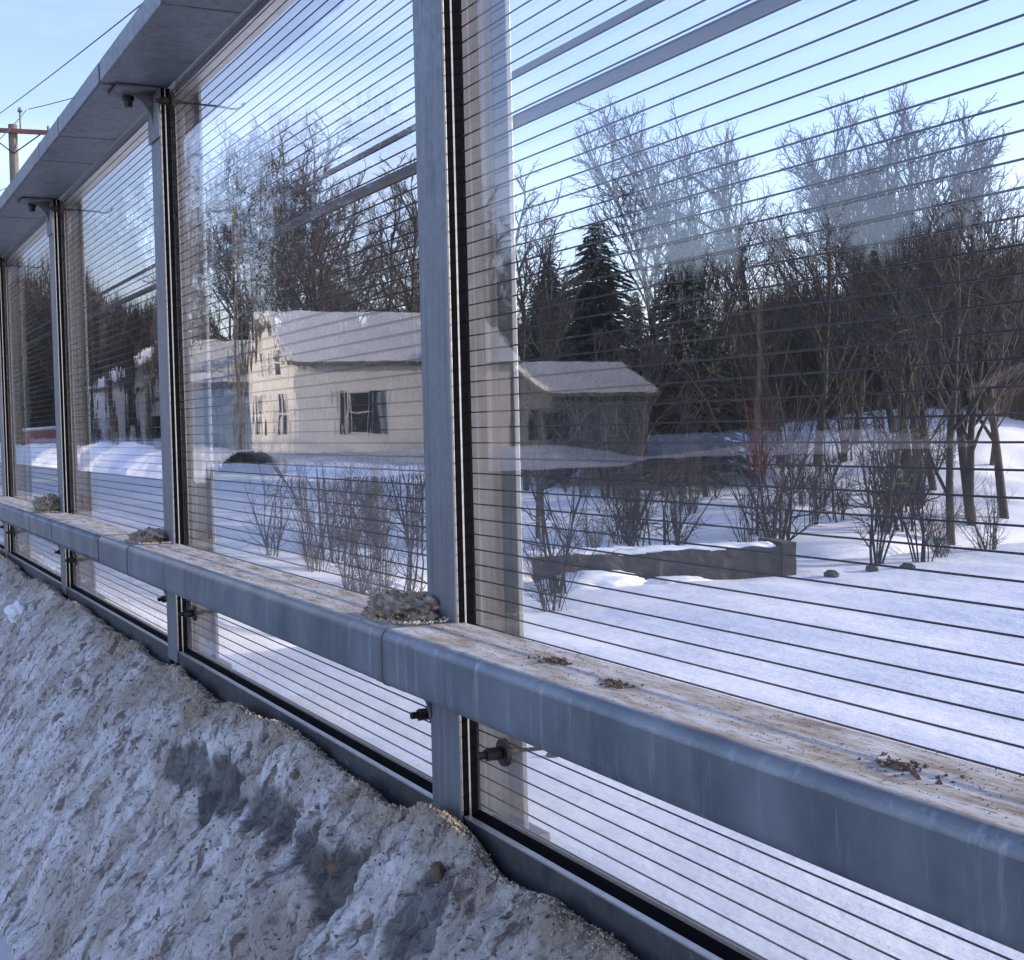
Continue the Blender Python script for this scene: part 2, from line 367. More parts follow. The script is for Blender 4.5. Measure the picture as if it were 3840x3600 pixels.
# ------------------------------------------------------------------ barrier
PX = [-0.075, -2.488, -4.872, -7.295, -9.72, -12.14, -14.56]       # post centre lines
FLW = .068
RZ0, RZ1, RY0, RY1 = HC - .492, HC - .381, .950, 1.136               # middle rail
TZ0, TZ1, TY0, TY1 = HC + 1.212, HC + 1.288, .905, 1.138             # top rail
BZ = HC - .765                                                       # sill of the glazing
def hexbolt(mb, p, r, ln, ax=(0, -1, 0)):
    p = np.array(p, float); ax = np.array(ax, float); mb.tube([p, p + ax * ln], [r, r], 6)
ORD = ['nearest the camera at the right edge', 'second', 'third', 'fourth', 'fifth', 'sixth', 'seventh']
post_lbl = ['galvanised barrier post just outside the right edge of the view',
            'nearest galvanised barrier post, right of centre, with big dirty snow clump at its foot',
            'galvanised barrier post second from the camera, beside the rail joint gap',
            'galvanised barrier post third from the camera, with pale snow lump on the rail',
            'galvanised barrier post fourth from the camera, at the left edge of view',
            'galvanised barrier post fifth from the camera, hidden far left', 'galvanised barrier post farthest left']
for i, xc in enumerate(PX):
    if i == 6: continue
    t = thing('barrier_post', post_lbl[i], 'post', (xc, GY, .775), 0, 'posts of the clear barrier')
    zt = TZ0 - .775; y = lambda v: v - GY
    MB().box(-FLW, FLW, y(1.0996), y(1.1086), .02, zt - .001).build('front_flange', 'zinc_post', t, bevel=.0025)
    MB().box(-.005, .005, y(1.1086), y(1.240), 0, zt + .05).build('web', 'zinc_rear', t)
    MB().box(-FLW, FLW, y(1.240), y(1.252), 0, zt + .05).build('rear_flange', 'zinc_post', t, bevel=.002)
    for sx in (-1, 1):
        a, c = sorted((sx * .012, sx * FLW)); 
        MB().box(a, c, y(1.1092), y(1.1200), .0, zt - .002).build('gasket', 'rubber', t)
        MB().box(*sorted((sx * .012, sx * (FLW + .0005))), y(1.1205), y(1.1240), .0, zt - .002).build('trim_strip', 'aluminium', t)
        MB().box(a, c, y(1.1245), y(1.1396), .0, zt - .002).build('gasket', 'rubber', t)
        MB().box(*sorted((sx * .012, sx * .024)), y(1.1556), y(1.166), .0, zt - .002).build('gasket', 'rubber', t)
    # collar and curved gusset below the top rail
    MB().box(-.082, .082, y(1.093), y(1.0985), zt - .175, zt - .0015).build('collar_plate', 'zinc_post', t, bevel=.004)
    g = [(y(1.092), zt - .12)] + [(y(1.092) - .11 * (1 - math.cos(a)) , zt - .12 + .11 * math.sin(a)) for a in np.linspace(.1, math.pi / 2, 7)] + [(y(.965), zt - .002), (y(1.092), zt - .002)]
    MB().prism(g, -.006, .006).build('gusset', 'zinc_dull', t, recalc=True)
    MB().box(-.08, .08, y(.955), y(1.092), zt - .014, zt - .0025).build('top_bracket', 'zinc_dull', t, bevel=.002)
    hb = MB(); hb.tube([(-.075 + .03, y(1.02), zt - .0145), (-.045, y(1.02), zt - .03)], [.021, .021], 12); hb.tube([(-.045, y(1.02), zt - .03), (-.045, y(1.02), zt - .052)], [.016, .015], 6)
    hb.build('bolt', 'bolt_dark', t)
    # bracket under the middle rail
    zr = RZ0 - .775
    MB().box(-.075, .075, y(.985), y(1.097), zr - .012, zr - .001).build('rail_bracket', 'zinc_dull', t, bevel=.002)
    g = [(y(1.0975), zr - .10)] + [(y(1.0975) - .09 * (1 - math.cos(a)), zr - .10 + .086 * math.sin(a)) for a in np.linspace(.1, math.pi / 2, 6)] + [(y(1.0975), zr - .013)]
    MB().prism(g, -.07, -.06).build('gusset', 'zinc_dull', t, recalc=True)
    # retaining bolts with big washers, at both sides and both heights
    for (bx, bz) in ((-.128, zr - .105), (.196, zr - .123), (.105, zt - .055)):
        bo = MB(); bo.tube([(bx, y(1.165), bz), (bx, y(1.082), bz)], [.0075, .0075], 10); bo.tube([(bx, y(1.128), bz), (bx, y(1.098), bz)], [.013, .013], 6)
        bob = bo.build('retaining_bolt', 'bolt_steel', t)
        ws = MB(); ws.tube([(bx, y(1.1388), bz), (bx, y(1.131), bz)], [.027, .026], 24); ws.build('washer', 'washer_steel', bob)
    # wire loop of the panel tether behind the sheet
    for (bx, bz) in ((.105, zt - .055), (.196, zr - .123)):
        pts = [(bx, y(1.166), bz), (bx + .01, y(1.28), bz - .004)]
        for a in np.linspace(-.9, math.pi + .9, 14): pts.append((bx + .02 + .012 * math.sin(a), y(1.34) + .05 * math.sin(a * .5 + .2), bz - .012 * math.cos(a)))
        MB().tube(pts, [.004] * len(pts), 5).build('tether_loop', 'bolt_steel', t, smooth=True)
    MB().box(-.09, .09, y(1.14) + .03, y(1.29), -.019, .004).build('base_plate', 'zinc_dull', t, bevel=.002)

phase = [-.942, -.942, -.55, -.75, -.6, -.9]
pan_lbl = ['nearest clear acrylic panel, with the pond and woods seen through it, at the right',
           'clear acrylic panel with wavy reflection of the white gabled house, left of the nearest post',
           'narrow looking clear acrylic panel mirroring the road snowbank and pale house, third from camera',
           'clear acrylic panel mirroring the dark evergreens and red wall, fourth from camera',
           'clear acrylic panel at the very left edge of view', 'clear acrylic panel hidden beyond the left edge']
for i in range(5):
    xr, xl = PX[i] - .02, PX[i + 1] + .02
    if i == 0: pass
    z0, z1 = BZ - .02, TZ0 + .018
    t = thing('acrylic_panel', pan_lbl[i], 'panel', ((xl + xr) / 2, GY, z0), 0, 'clear panels of the barrier')
    hw = (xr - xl) / 2
    MB().box(-hw, hw, .0002, .015, 0, z1 - z0).build('sheet', 'acrylic_%d' % i, t)
    fm = MB().tube([(-hw + .002, 0, 0), (hw - .002, 0, 0)], [.0015 if i == 0 else .0018] * 2, 6).mesh('filament', 'filament_black', True)
    zb = HC + phase[i] * .03
    k = math.ceil((z0 + .024 - zb) / .03)
    while zb + k * .03 < z1 - .02:
        link('filament', fm, t, (0, .0076, zb + k * .03 - z0)); k += 1
    # bottom and top glazing channels
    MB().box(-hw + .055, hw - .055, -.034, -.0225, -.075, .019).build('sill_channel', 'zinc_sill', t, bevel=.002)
    MB().box(-hw + .055, hw - .055, -.0348, -.0222, .0192, .0225).build('sill_lip', 'aluminium', t)  # lip in bright aluminium stands in for the highlight on the channel edge
    MB().box(-hw + .055, hw - .055, -.022, -.0006, -.02, .0185).build('sill_gasket', 'rubber', t); MB().prism([(-.019, .0187), (-.0006, .0187), (-.0006, .031), (-.010, .0285)], -hw + .055, hw - .055).build('sill_gasket', 'rubber', t, recalc=True)
    MB().box(-hw + .055, hw - .055, .0156, .034, -.02, .0155).build('sill_gasket', 'rubber', t)
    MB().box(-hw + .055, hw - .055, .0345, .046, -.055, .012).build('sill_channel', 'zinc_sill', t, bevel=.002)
    MB().box(-hw + .055, hw - .055, .0158, .030, z1 - z0 - .040, z1 - z0 + .01).build('head_gasket', 'aluminium', t)
    MB().box(-hw + .055, hw - .055, .0305, .085, z1 - z0 - .035, z1 - z0 + .02).build('head_channel', 'aluminium', t, bevel=.002)

# rails
def rail(name, lbl, cat, prof, x0, x1, mat, seams, prof_seam, sm=True):
    t = thing(name, lbl, cat, (0, 0, 0))
    o = MB().prism(prof, x0, x1).build('tube', mat, t, recalc=True)
    if sm:
        o.data.polygons.foreach_set('use_smooth', [len(p.vertices) == 4 and p.area < .008 * abs(x1 - x0) for p in o.data.polygons])
    for sx in seams: MB().prism(prof_seam, sx - .006, sx + .006).build('weld_seam', 'zinc_dull', t, recalc=True)
    return t
mp_ = rrect(RY0, RY1, RZ0, RZ1, .020, 7); ms = rrect(RY0 - .0022, RY1 - .001, RZ0 - .002, RZ1 + .0012, .021)
rail('middle_rail', 'near length of galvanised handrail tube running from the joint gap to the right edge', 'rail', mp_, -5.403, .9, 'zinc_rail_dirty', (-2.44, -4.86), ms)
rail('middle_rail', 'far length of galvanised handrail tube left of the joint gap', 'rail', mp_, -15.5, -5.428, 'zinc_rail_dirty', (-6.6, -7.35, -9.6), ms)
MB().prism(rrect(RY0 + .008, RY1 - .008, RZ0 + .008, RZ1 - .008, .014), -5.6, -5.25).build('splice_sleeve', 'rubber', bpy.data.objects['middle_rail'], recalc=True)
tp = rrect(TY0, TY1, TZ0, TZ1, .007, 3); ts = rrect(TY0 - .002, TY1 - .001, TZ0 - .0018, TZ1 + .0012, .008, 3)
tr_ = rail('top_rail', 'near length of galvanised top rail, cut by the top edge of the view', 'rail', tp, -4.812, .9, 'zinc_rail', (-3.88, -1.5), ts)
rail('top_rail', 'far length of galvanised top rail beyond the black joint gap', 'rail', tp, -15.5, -4.836, 'zinc_rail', (-5.72, -6.25, -7.9), ts)
MB().prism(rrect(TY0 + .006, TY1 - .006, TZ0 + .006, TZ1 - .006, .005, 2), -5.0, -4.65).build('splice_sleeve', 'rubber', tr_, recalc=True)

# ------------------------------------------------------------------ near snowbank
def bank_profile(v, crest_z, foot_y):
    """v 0 at the foot, .8 at the crest, 1 at the glazing"""
    cy = 1.035
    a = np.clip(v / .8, 0, 1); bb = np.clip((v - .8) / .2, 0, 1)
    yy = foot_y + (cy - foot_y) * (a ** .92) + (1.093 - cy) * bb
    zz = crest_z * (a + .05 * np.sin(a * math.pi)) - .035 * bb * bb
    return yy, zz
us = np.concatenate([np.linspace(-15, -6, 300, endpoint=False), np.linspace(-6, -3.6, 340, endpoint=False), np.linspace(-3.6, -.9, 620)])
vs = np.concatenate([np.linspace(0, .8, 170, endpoint=False), np.linspace(.8, 1, 36)])
U, V = np.meshgrid(us, vs)
crest = .815 + fbm(U * 1.1, U * 0 + 3, 3) * .10 + fbm(U * 6, U * 0 + 8, 3) * .05
crest = crest + .045 * np.exp(-((U + 2.42) / .16) ** 2) + .05 * np.exp(-((U + 7.35) / .18) ** 2) - .03 * np.exp(-((U + 5.6) / .5) ** 2)
foot = .47 + fbm(U * .8, U * 0 + 22, 3) * .12
BY, BZ_ = bank_profile(V, crest, foot)
env = np.clip(V / .08, 0, 1) * np.clip((1 - V) / .15, .15, 1)
lump = fbm(U * 2.2, V * 2.0 + 4, 4) * .13
ridge = fbm(U * 13 + V * 2.4, V * 3.2 + 7, 4); sm = fbm(U * 40 + V * 4, V * 16 + 2, 3)
crust = np.abs(fbm(U * 17 + V * 3, V * 17 + 5, 4)); crust2 = np.abs(fbm(U * 42, V * 42 + 9, 3))
disp = lump + ridge * .085 + sm * .045 - crust * .055 - crust2 * .05 - .022 * np.clip(.5 - np.abs(fbm(U * 9 + V * 2, V * 3 + 31, 3)) * 6, 0, 1)
slope_n = (-.82, .57)
def hit_bank(px, py):
    d = pray(px, py); # plane through the foot and the crest
    n = np.array([0, -.815, .575]); p0 = np.array([0, 1.03, .815 - HC]); t = n @ p0 / (n @ d); q = d * t
    return q[0], np.clip((q[1] - .47) / (1.035 - .47), 0, 1) * .8
soot = np.zeros_like(U)
def patch(x0, v0, rx, rv, amt, dig):
    global disp
    wob = 3.2 * fbm(U * 7, V * 6 + 60, 4) + 2.2 * fbm(U * 26 + V * 4, V * 4 + 11, 3)
    e = ((U - x0) / (rx * 1.25)) ** 2 + ((V - v0) / (rv * 1.15)) ** 2
    k = np.clip(1.15 - e + wob * np.clip(e, .15, 1.2), 0, 1); soot[:] = np.maximum(soot, np.minimum(1, sstep(k * 1.6) * amt * 1.15)); disp = disp - sstep(k) * dig * .6
for px, py, rx, rv, am, dg in ((340, 1480, .17, .05, .8, .02), (410, 1535, .14, .07, .9, .035), (480, 1580, .12, .06, .8, .03), (530, 1608, .08, .05, .75, .02), (610, 1685, .06, .05, .8, .02), (585, 1645, .075, .07, .95, .045), (650, 1705, .085, .06, .85, .03), (540, 1605, .07, .04, .7, .02), (800, 1810, .055, .07, .8, .03)):
    x0, v0 = hit_bank(px, py); patch(x0, v0, rx, rv, am, dg)
BY = BY + disp * env * slope_n[0] * .9; BZ_ = BZ_ + disp * env * slope_n[1] * .9
BY = np.minimum(BY, 1.094)
bank = grid_obj('snowbank', U, BY, np.where(V < .01, -.03, BZ_), 'bank_snow')
me = bank.data
uvl = me.uv_layers.new(name='bank'); li = np.empty(len(me.loops), int); me.loops.foreach_get('vertex_index', li)
uvc = np.stack([U.ravel()[li], V.ravel()[li]], 1); uvl.data.foreach_set('uv', uvc.ravel())
ca = me.color_attributes.new('stain', 'FLOAT_COLOR', 'POINT')
cr = sstep((V - .69 + fbm(U * 7, V * 3, 4) * .34) / .16)
cc = np.stack([cr.ravel(), soot.ravel(), 0 * soot.ravel(), 1 + 0 * soot.ravel()], 1); ca.data.foreach_set('color', cc.ravel())
tag(bank, 'dirty ploughed snowbank piled against the barrier in the foreground', 'snowbank')
# crumbs of ice and sand on the crest
rng = np.random.RandomState(3); mb = MB()
def crumb(mb, p, r, rng, el=1.0):
    n = len(mb.v); ax = rng.randn(3); ax[2] = abs(ax[2]) * el; ax /= np.linalg.norm(ax)
    a = np.cross(ax, rng.randn(3)); a /= np.linalg.norm(a); c = np.cross(ax, a)
    base = [p + (a * math.cos(q) + c * math.sin(q)) * r * rng.uniform(.6, 1.1) for q in (0, 1.6, 3.1, 4.7)]
    mb.v += [tuple(k) for k in base] + [tuple(p + ax * r * el * rng.uniform(.9, 1.7)), tuple(p - ax * r * .6)]
    for i in range(4): j = (i + 1) % 4; mb.f += [(n + i, n + j, n + 4), (n + j, n + i, n + 5)]
nv, nu = U.shape
for k in range(10000):
    iu = int(nu * rng.rand()); iv = int(np.clip(np.searchsorted(vs, (.80 + rng.randn() * .05)), 0, nv - 1))
    p = np.array([U[iv, iu], BY[iv, iu], BZ_[iv, iu]]); d = max(1.5, -p[0])
    crumb(mb, p, rng.uniform(.0012, .0042) * (d / 2.6) ** .35, rng, rng.uniform(.7, 1.5))
o = mb.build('ice_crumbs', 'ice_grain', bank); tag(o, kind='stuff')
mb = MB()
for k in range(1300):
    iu = int(nu * rng.rand()); iv = int(nv * rng.rand() * .85)
    p = np.array([U[iv, iu], BY[iv, iu], BZ_[iv, iu]]); crumb(mb, p, rng.uniform(.0015, .006), rng, .8)
o = mb.build('sand_grains', 'dirt_clod', bank); tag(o, kind='stuff')

def blob(name, mat, c, rad, seed, label, cat, group=None, rough=.35, sub=4, parent=None, flat=None):
    bm = bmesh.new(); bmesh.ops.create_icosphere(bm, subdivisions=sub, radius=1)
    rg = np.random.RandomState(seed); o3 = rg.rand(3) * 50
    P = np.array([v.co[:] for v in bm.verts])
    n1 = fbm(P[:, 0] * 1.3 + o3[0] + P[:, 2], P[:, 1] * 1.3 + o3[1] - P[:, 2] * .7, 4); n2 = fbm(P[:, 0] * 5 + o3[2] + P[:, 2] * 4, P[:, 1] * 5 + o3[0] + P[:, 2] * 3, 5)
    P = P * (1 + n1 * rough * 1.6 + n2 * rough * 2.0)[:, None] * np.array(rad)
    if flat is not None: P[:, 2] = np.maximum(P[:, 2], -flat)
    for v, p in zip(bm.verts, P): v.co = p
    me = bpy.data.meshes.new(name); bm.to_mesh(me); bm.free(); me.materials.append(MATS[mat])
    me.polygons.foreach_set('use_smooth', [sub >= 4] * len(me.polygons))
    o = link(name, me, parent, c)
    if label: tag(o, label, cat, group)
    return o
rt = RZ1
def clump(lbl, x0, x1, y, h, seed):
    o = blob('snow_clump', 'clump_snow', ((x0 + x1) / 2, y, rt + .012), ((x1 - x0) / 2, .062, h), seed, lbl, 'snow clump', 'snow clumps on the middle rail', .55, 5, None, .014)
    rg = np.random.RandomState(seed); mb = MB()
    for k in range(700):
        a = rg.rand() * 6.28; q = rg.rand() ** .5 * 1.35
        crumb(mb, np.array([math.cos(a) * q * (x1 - x0) / 2 + .3 * (x1 - x0) * (q > 1), math.sin(a) * q * .06, -.006 + max(0, 1 - q * q) ** .5 * h * .8]), rg.uniform(.001, .004), rg, 1.0)
    c = mb.build('crumbs', 'ice_grain', o); tag(c, kind='stuff')
    dk = MB()
    for k in range(90):
        a = rg.rand() * 6.28; q = rg.rand() ** .5
        crumb(dk, np.array([math.cos(a) * q * (x1 - x0) / 2, math.sin(a) * q * .06, max(0, 1 - q * q) ** .5 * h * .8]), rg.uniform(.0015, .006), rg, .9)
    c = dk.build('dirt_bits', 'dirt_clod', o); tag(c, kind='stuff')
    return o
clump('large dirty snow clump on the rail against the nearest post', -2.665, -2.495, 1.05, .034, 5)
clump('flat brown snow clump on the rail by the joint gap, at the second post', -5.06, -4.87, 1.05, .030, 9)
clump('pale square snow clump on the rail at the third post', -7.48, -7.31, 1.05, .070, 14)
for k, (x, y, r, lb) in enumerate(((-1.93, 1.05, .022, 'small brown dirt clod on the rail, nearer the post of two'), (-1.70, 1.03, .020, 'brown dirt clod on the rail, middle of the three'), (-1.12, 1.04, .024, 'dark flat dirt clod on the rail nearest the right edge'))):
    mb = MB(); rg = np.random.RandomState(40 + k)
    for j in range(60):
        q = rg.randn(2); crumb(mb, np.array([q[0] * r * 1.1, q[1] * r * .55, .0005 + .004 * rg.rand() * math.exp(-q[0] ** 2 - q[1] ** 2)]), rg.uniform(.002, .006), rg, .5)
    o = blob('dirt_clod', 'dirt_clod', (x, y, rt), (r * .7, r * .4, .004), 40 + k, lb, 'dirt clod', 'dirt clods on the rail', .7, 4, None, .001)
    tag(mb.build('crumbs', 'dirt_clod', o), kind='stuff')
for k, (px, py, r, lb) in enumerate(((645, 1695, .034, 'dark round stone half buried in the snowbank'), (800, 1640, .018, 'small black stone in the upper snowbank face'), (812, 1720, .024, 'dark brown clod below the small black stone in the snowbank'))):
    x0, v0 = hit_bank(px, py); iu = np.argmin(np.abs(us - x0)); iv = np.argmin(np.abs(vs - v0))
    blob('stone', 'dirt_clod', (U[iv, iu], BY[iv, iu] + r * .45, BZ_[iv, iu] - r * .25), (r, r * .7, r * .9), 60 + k, lb, 'stone', 'stones in the snowbank', .3, 3)
# loose blocks of ploughed snow at the far end of the bank
for rail_o, xa, xb, n in ((bpy.data.objects['middle_rail'], -5.3, -.6, 3000), (bpy.data.objects['middle_rail.001'], -9, -5.45, 1500)):
    mb = MB(); rg = np.random.RandomState(n)
    while n > 0:
        gx, gy = rg.uniform(xa, xb), rg.uniform(RY0 + .035, RY1 - .01)
        if fbm(np.array([gx * 5.]), np.array([gy * 14.]), 4)[0] + .25 * rg.randn() < .06: n -= .15; continue
        crumb(mb, np.array([gx, gy, RZ1 + .0004]), rg.uniform(.0005, .0016), rg, .5); n -= 1
    tag(mb.build('sand_grit', 'dirt_clod', rail_o), kind='stuff')
cl = ['grey', 'tan', 'small white', 'larger white', 'flat grey', 'broken tan', 'small grey']
for k in range(7):
    x = -7.75 - k * .42 - (k % 3) * .08; yy = .93 - (k % 3) * .10
    iu = np.argmin(np.abs(us - x)); iv = int(np.argmin(np.abs(BY[:, iu] - yy)))
    blob('snow_block', 'bank_snow' if False else 'clump_snow' if k % 2 else 'snow', (x, BY[iv, iu], BZ_[iv, iu] + .02), (.09 + .03 * (k % 3), .07, .06 + .02 * (k % 2)), 80 + k, '%s snow block %s on the far end of the snowbank' % (cl[k], ('nearest the third post', 'second along', 'third along', 'fourth along', 'fifth along', 'sixth along', 'farthest left')[k]), 'snow block', 'loose snow blocks on the snowbank', .35, 3)

# ------------------------------------------------------------------ trees
def bare_tree(seed, H, lean=0.0, spread=.5, n1=15, start=.28, r0=.22, up=.5, dense=1.15):
    rg = np.random.RandomState(seed); tk = MB(); tw = MB()
    def grow(p, d, L, r, lev):
        ns = (9, 6, 4, 3, 1)[lev]; pts = [p]; rad = [r]; end = (.25, .22, .25, .35, .2)[lev]
        wig = (.06, .14, .20, .26, .2)[lev]
        for i in range(ns):
            d = d + rg.randn(3) * wig + np.array([0, 0, up * (.16 if lev else .05)]); d = d / np.linalg.norm(d)
            p = p + d * L / ns; pts.append(p); rad.append(r * (1 - (1 - end) * (i + 1) / ns))
        if lev == 4:
            n = len(tw.v); a = np.cross(d, rg.randn(3)); a /= np.linalg.norm(a); c = np.cross(d, a)
            tw.v += [tuple(pts[0] + (a * math.cos(q) + c * math.sin(q)) * r) for q in (0, 2.1, 4.2)] + [tuple(pts[1])]
            tw.f += [(n, n + 1, n + 3), (n + 1, n + 2, n + 3), (n + 2, n, n + 3)]; return
        (tk if lev < 2 else tw).tube(pts, rad, (8, 6, 4, 3)[lev], False)
        nc = int(round((n1, 7, 6, 3)[lev] * (dense if lev else 1) * rg.uniform(.8, 1.2)))
        for k in range(nc):
            t = (start + (1 - start) * (k + rg.rand()) / nc) if lev == 0 else (.22 + .78 * (k + rg.rand()) / nc)
            x = t * ns; i = min(int(x), ns - 1); q = pts[i] + (pts[i + 1] - pts[i]) * (x - i); dd = pts[i + 1] - pts[i]; dd /= np.linalg.norm(dd)
            a = np.cross(dd, rg.randn(3)); a /= np.linalg.norm(a); an = (R(26) + spread * R(42) * rg.rand()) if lev == 0 else R(rg.uniform(22, 52))
            nd = dd * math.cos(an) + a * math.sin(an)
            ln = L * ((.62 - .34 * t) if lev == 0 else rg.uniform(.34, .55) * (1.15 - .5 * t)); rr = rad[i] * (.48 if lev == 0 else .5)
            grow(q, nd, ln, max(rr, (.075, .036, .019, .011)[lev]), lev + 1)
    d0 = np.array([lean, lean * .3, 1.0]); d0 /= np.linalg.norm(d0)
    grow(np.array([0, 0, -.3]), d0, H * .88, r0, 0)
    return tk, tw
TREES = []
for s, (H, sp, n1, st, r0) in enumerate(((17, .3, 17, .2, .24), (17, .12, 20, .15, .22), (15, .45, 16, .2, .20), (18, .25, 18, .25, .27), (13, .3, 15, .15, .15), (10, .4, 12, .12, .09))):
    tk, tw = bare_tree(100 + s, H, .04 * ((s % 3) - 1), sp, n1, st, r0)
    H = max(v[2] for v in tw.v)
    TREES.append((H, tk.mesh('trunk', 'bark', True), tw.mesh('crown', 'twig' if s % 2 else 'twig_grey')))
def conifer(seed, H, W, droop, mat):
    rg = np.random.RandomState(seed); tk = MB().tube([(0, 0, -.3), (0, 0, H * .6), (0, 0, H)], [H * .016, H * .009, .01], 7); nd = MB()
    z = H * .06
    while z < H * .985:
        f = 1 - z / H; L = W * (f ** .75) * rg.uniform(.75, 1.12) + .12
        nb = 8 if f > .25 else 6; off = rg.rand() * 6
        for k in range(nb):
            a = off + k * 6.283 / nb + rg.randn() * .2; l = L * rg.uniform(.65, 1.15); dr = droop * rg.uniform(.6, 1.3)
            dirv = np.array([math.cos(a), math.sin(a), 0]); side = np.array([-math.sin(a), math.cos(a), 0])
            m = max(4, int(l / .20))
            pr = np.array([0, 0, z])
            for j in range(m):
                t = (j + 1) / m; p = np.array([0, 0, z]) + dirv * l * t + np.array([0, 0, -dr * l * t * t + .12 * l * t])
                wd = (.16 + .36 * (1 - t)) * min(1, l) * rg.uniform(.6, 1.3)
                for sg in (-1, 1):
                    n = len(nd.v); tip = p + side * sg * wd + dirv * .16 * l + np.array([0, 0, -.10 * rg.rand() - .05])
                    nd.v += [tuple(pr), tuple(p + np.array([0, 0, .02])), tuple(tip), tuple((pr + p) / 2 + side * sg * wd * .5 + np.array([0, 0, -.14 * rg.rand()]))]; nd.f += [(n, n + 1, n + 2), (n, n + 2, n + 3)]
                pr = p
        z += max(.08, H * .0125) * rg.uniform(.7, 1.3)
    return H, tk.mesh('trunk', 'bark'), nd.mesh('crown', mat)
CON = [conifer(1, 11, 4.0, .35, 'needles'), conifer(2, 10, 3.0, .30, 'needles'), conifer(3, 14, 3.0, .45, 'needles'), conifer(4, 7, 2.2, .5, 'needles_grey')]
def shrub(seed, H, n, mat, spread=.5, r=.02):
    rg = np.random.RandomState(seed); st = MB(); tw = MB()
    for i in range(n):
        a = rg.rand() * 6.28; d = np.array([math.cos(a) * spread * rg.rand(), math.sin(a) * spread * rg.rand(), 1.0]); d /= np.linalg.norm(d)
        L = H * rg.uniform(.55, 1.1); p = np.array([math.cos(a), math.sin(a), 0]) * .18 * rg.rand() * (1 + spread) + np.array([0, 0, -.15]); pts = [p]; rad = [r * rg.uniform(.6, 1.2)]; r_ = rad[0]
        for k in range(6):
            d = d + rg.randn(3) * .13; d /= np.linalg.norm(d); p = p + d * L / 6; pts.append(p); rad.append(r_ * (1 - .8 * (k + 1) / 6))
        st.tube(pts, rad, 4, False)
        for k in range(9):
            j = rg.randint(1, 6); q = pts[j]; e = pts[j] - pts[j - 1]; e = e / np.linalg.norm(e) + rg.randn(3) * .55; e /= np.linalg.norm(e); l2 = L * rg.uniform(.15, .4)
            m1 = q + e * l2 * .5 + rg.randn(3) * .04 * l2; m2 = m1 + (e + np.array([0, 0, .3])) * l2 * .5; tw.tube([q, m1, m2], [rad[j] * .5, rad[j] * .35, .003], 3, False)
            for h in range(3):
                e2 = e + rg.randn(3) * .6; e2 /= np.linalg.norm(e2); s0 = q + (m1 - q) * rg.rand() if h else m1; tw.tube([s0, s0 + e2 * l2 * .45], [rad[j] * .28 + .002, .002], 3, False)
    return st.mesh('stems', mat), tw.mesh('twigs', mat)
rr = random.Random(5)
SHR = [shrub(11, 3.2, 9, 'twig', .45, .03), shrub(12, 2.6, 16, 'twig_brown', .6, .018), shrub(13, 1.9, 22, 'twig_brown', .35, .012), shrub(14, 2.4, 20, 'twig_red', .45, .016), shrub(15, 4.2, 6, 'bark', .35, .045), shrub(16, 3.6, 5, 'twig', .3, .028), shrub(17, 2.2, 12, 'twig', .8, .016), shrub(18, 4.6, 3, 'bark', .2, .035)]
def put(name, parts, x, y, label, cat, group, sc=1.0, rz=0.0, pn=('trunk', 'crown'), z=None):
    zz = gz(x, y) if z is None else z
    t = thing(name, label, cat, (x, y, zz - .03), rz, group, sc)
    if cat in ('shrub', 'sapling'): t.scale = (sc * rr.uniform(.7, 1.1), sc * rr.uniform(.7, 1.1), sc * rr.uniform(.8, 1.35)); t.rotation_euler = (rr.uniform(-.12, .12), rr.uniform(-.12, .12), rz)
    for n, m in zip(pn, parts): link(n, m, t)
    return t

# trees across the pond (pixel column, distance, kind, pixel row of the top, label)
G1 = 'bare trees across the pond'
rr = random.Random(5)
def put_top(name, src, px, dist, top, label, cat, group, mirror=False, smax=9):
    """size a tree so that its top reaches the given pixel row"""
    x, y = at(px, dist)
    if mirror: x, y = mir((x, y)); y = min(y, -13.5)
    g0 = gz(x, y); sc = min(smax, max(.25, (zpix(px, top, dist) - g0) / src[0]))
    return put(name, src[1:], x, y, label, cat, group, sc, rr.uniform(0, 6.28))
spec = [(1405, 62, 1, 165, 'tall bare tree with dense upright crown behind the twin evergreens'),
        (1290, 68, 1, 235, 'bare upright tree left of the tallest crown, over the left evergreen'),
        (1585, 56, 0, 170, 'bare tree with leaning forked trunk left of the dark central trunk'),
        (1770, 50, 3, 165, 'tallest dark trunked bare tree at the right of the pond'),
        (1885, 46, 2, 225, 'bare spreading tree near the right edge of view'),
        (1845, 44, 4, 200, 'slender bare tree between the tall dark trunk and the right edge'),
        (1950, 48, 0, 230, 'bare tree cut by the right edge of view'),
        (1500, 64, 1, 190, 'bare tree right of the right hand evergreen'),
        (1660, 60, 2, 250, 'wide bare tree behind the leaning forked tree'),
        (1735, 62, 1, 230, 'narrow bare tree just left of the tallest dark trunk'),
        (1020, 52, 4, 320, 'thin bare tree showing just right of the nearest post'),
        (1040, 40, 5, 400, 'small crooked bare tree beside the nearest post')]
for px, dist, k, top, lb in spec: put_top('bare_tree', TREES[k], px, dist, top, lb, 'tree', G1)
for k in range(37):
    px = rr.uniform(1000, 2060) if k < 24 else rr.uniform(360, 840); dist = rr.uniform(66, 100)
    top = rr.uniform(400, 540) if px > 1380 else rr.uniform(560, 660) if px > 1000 else rr.uniform(170, 400)
    put_top('bare_tree', TREES[rr.choice([0, 1, 2, 3, 4])], px, dist, top, 'one of many grey bare trees massed in the woods behind the pond', 'tree', 'background woods trees')
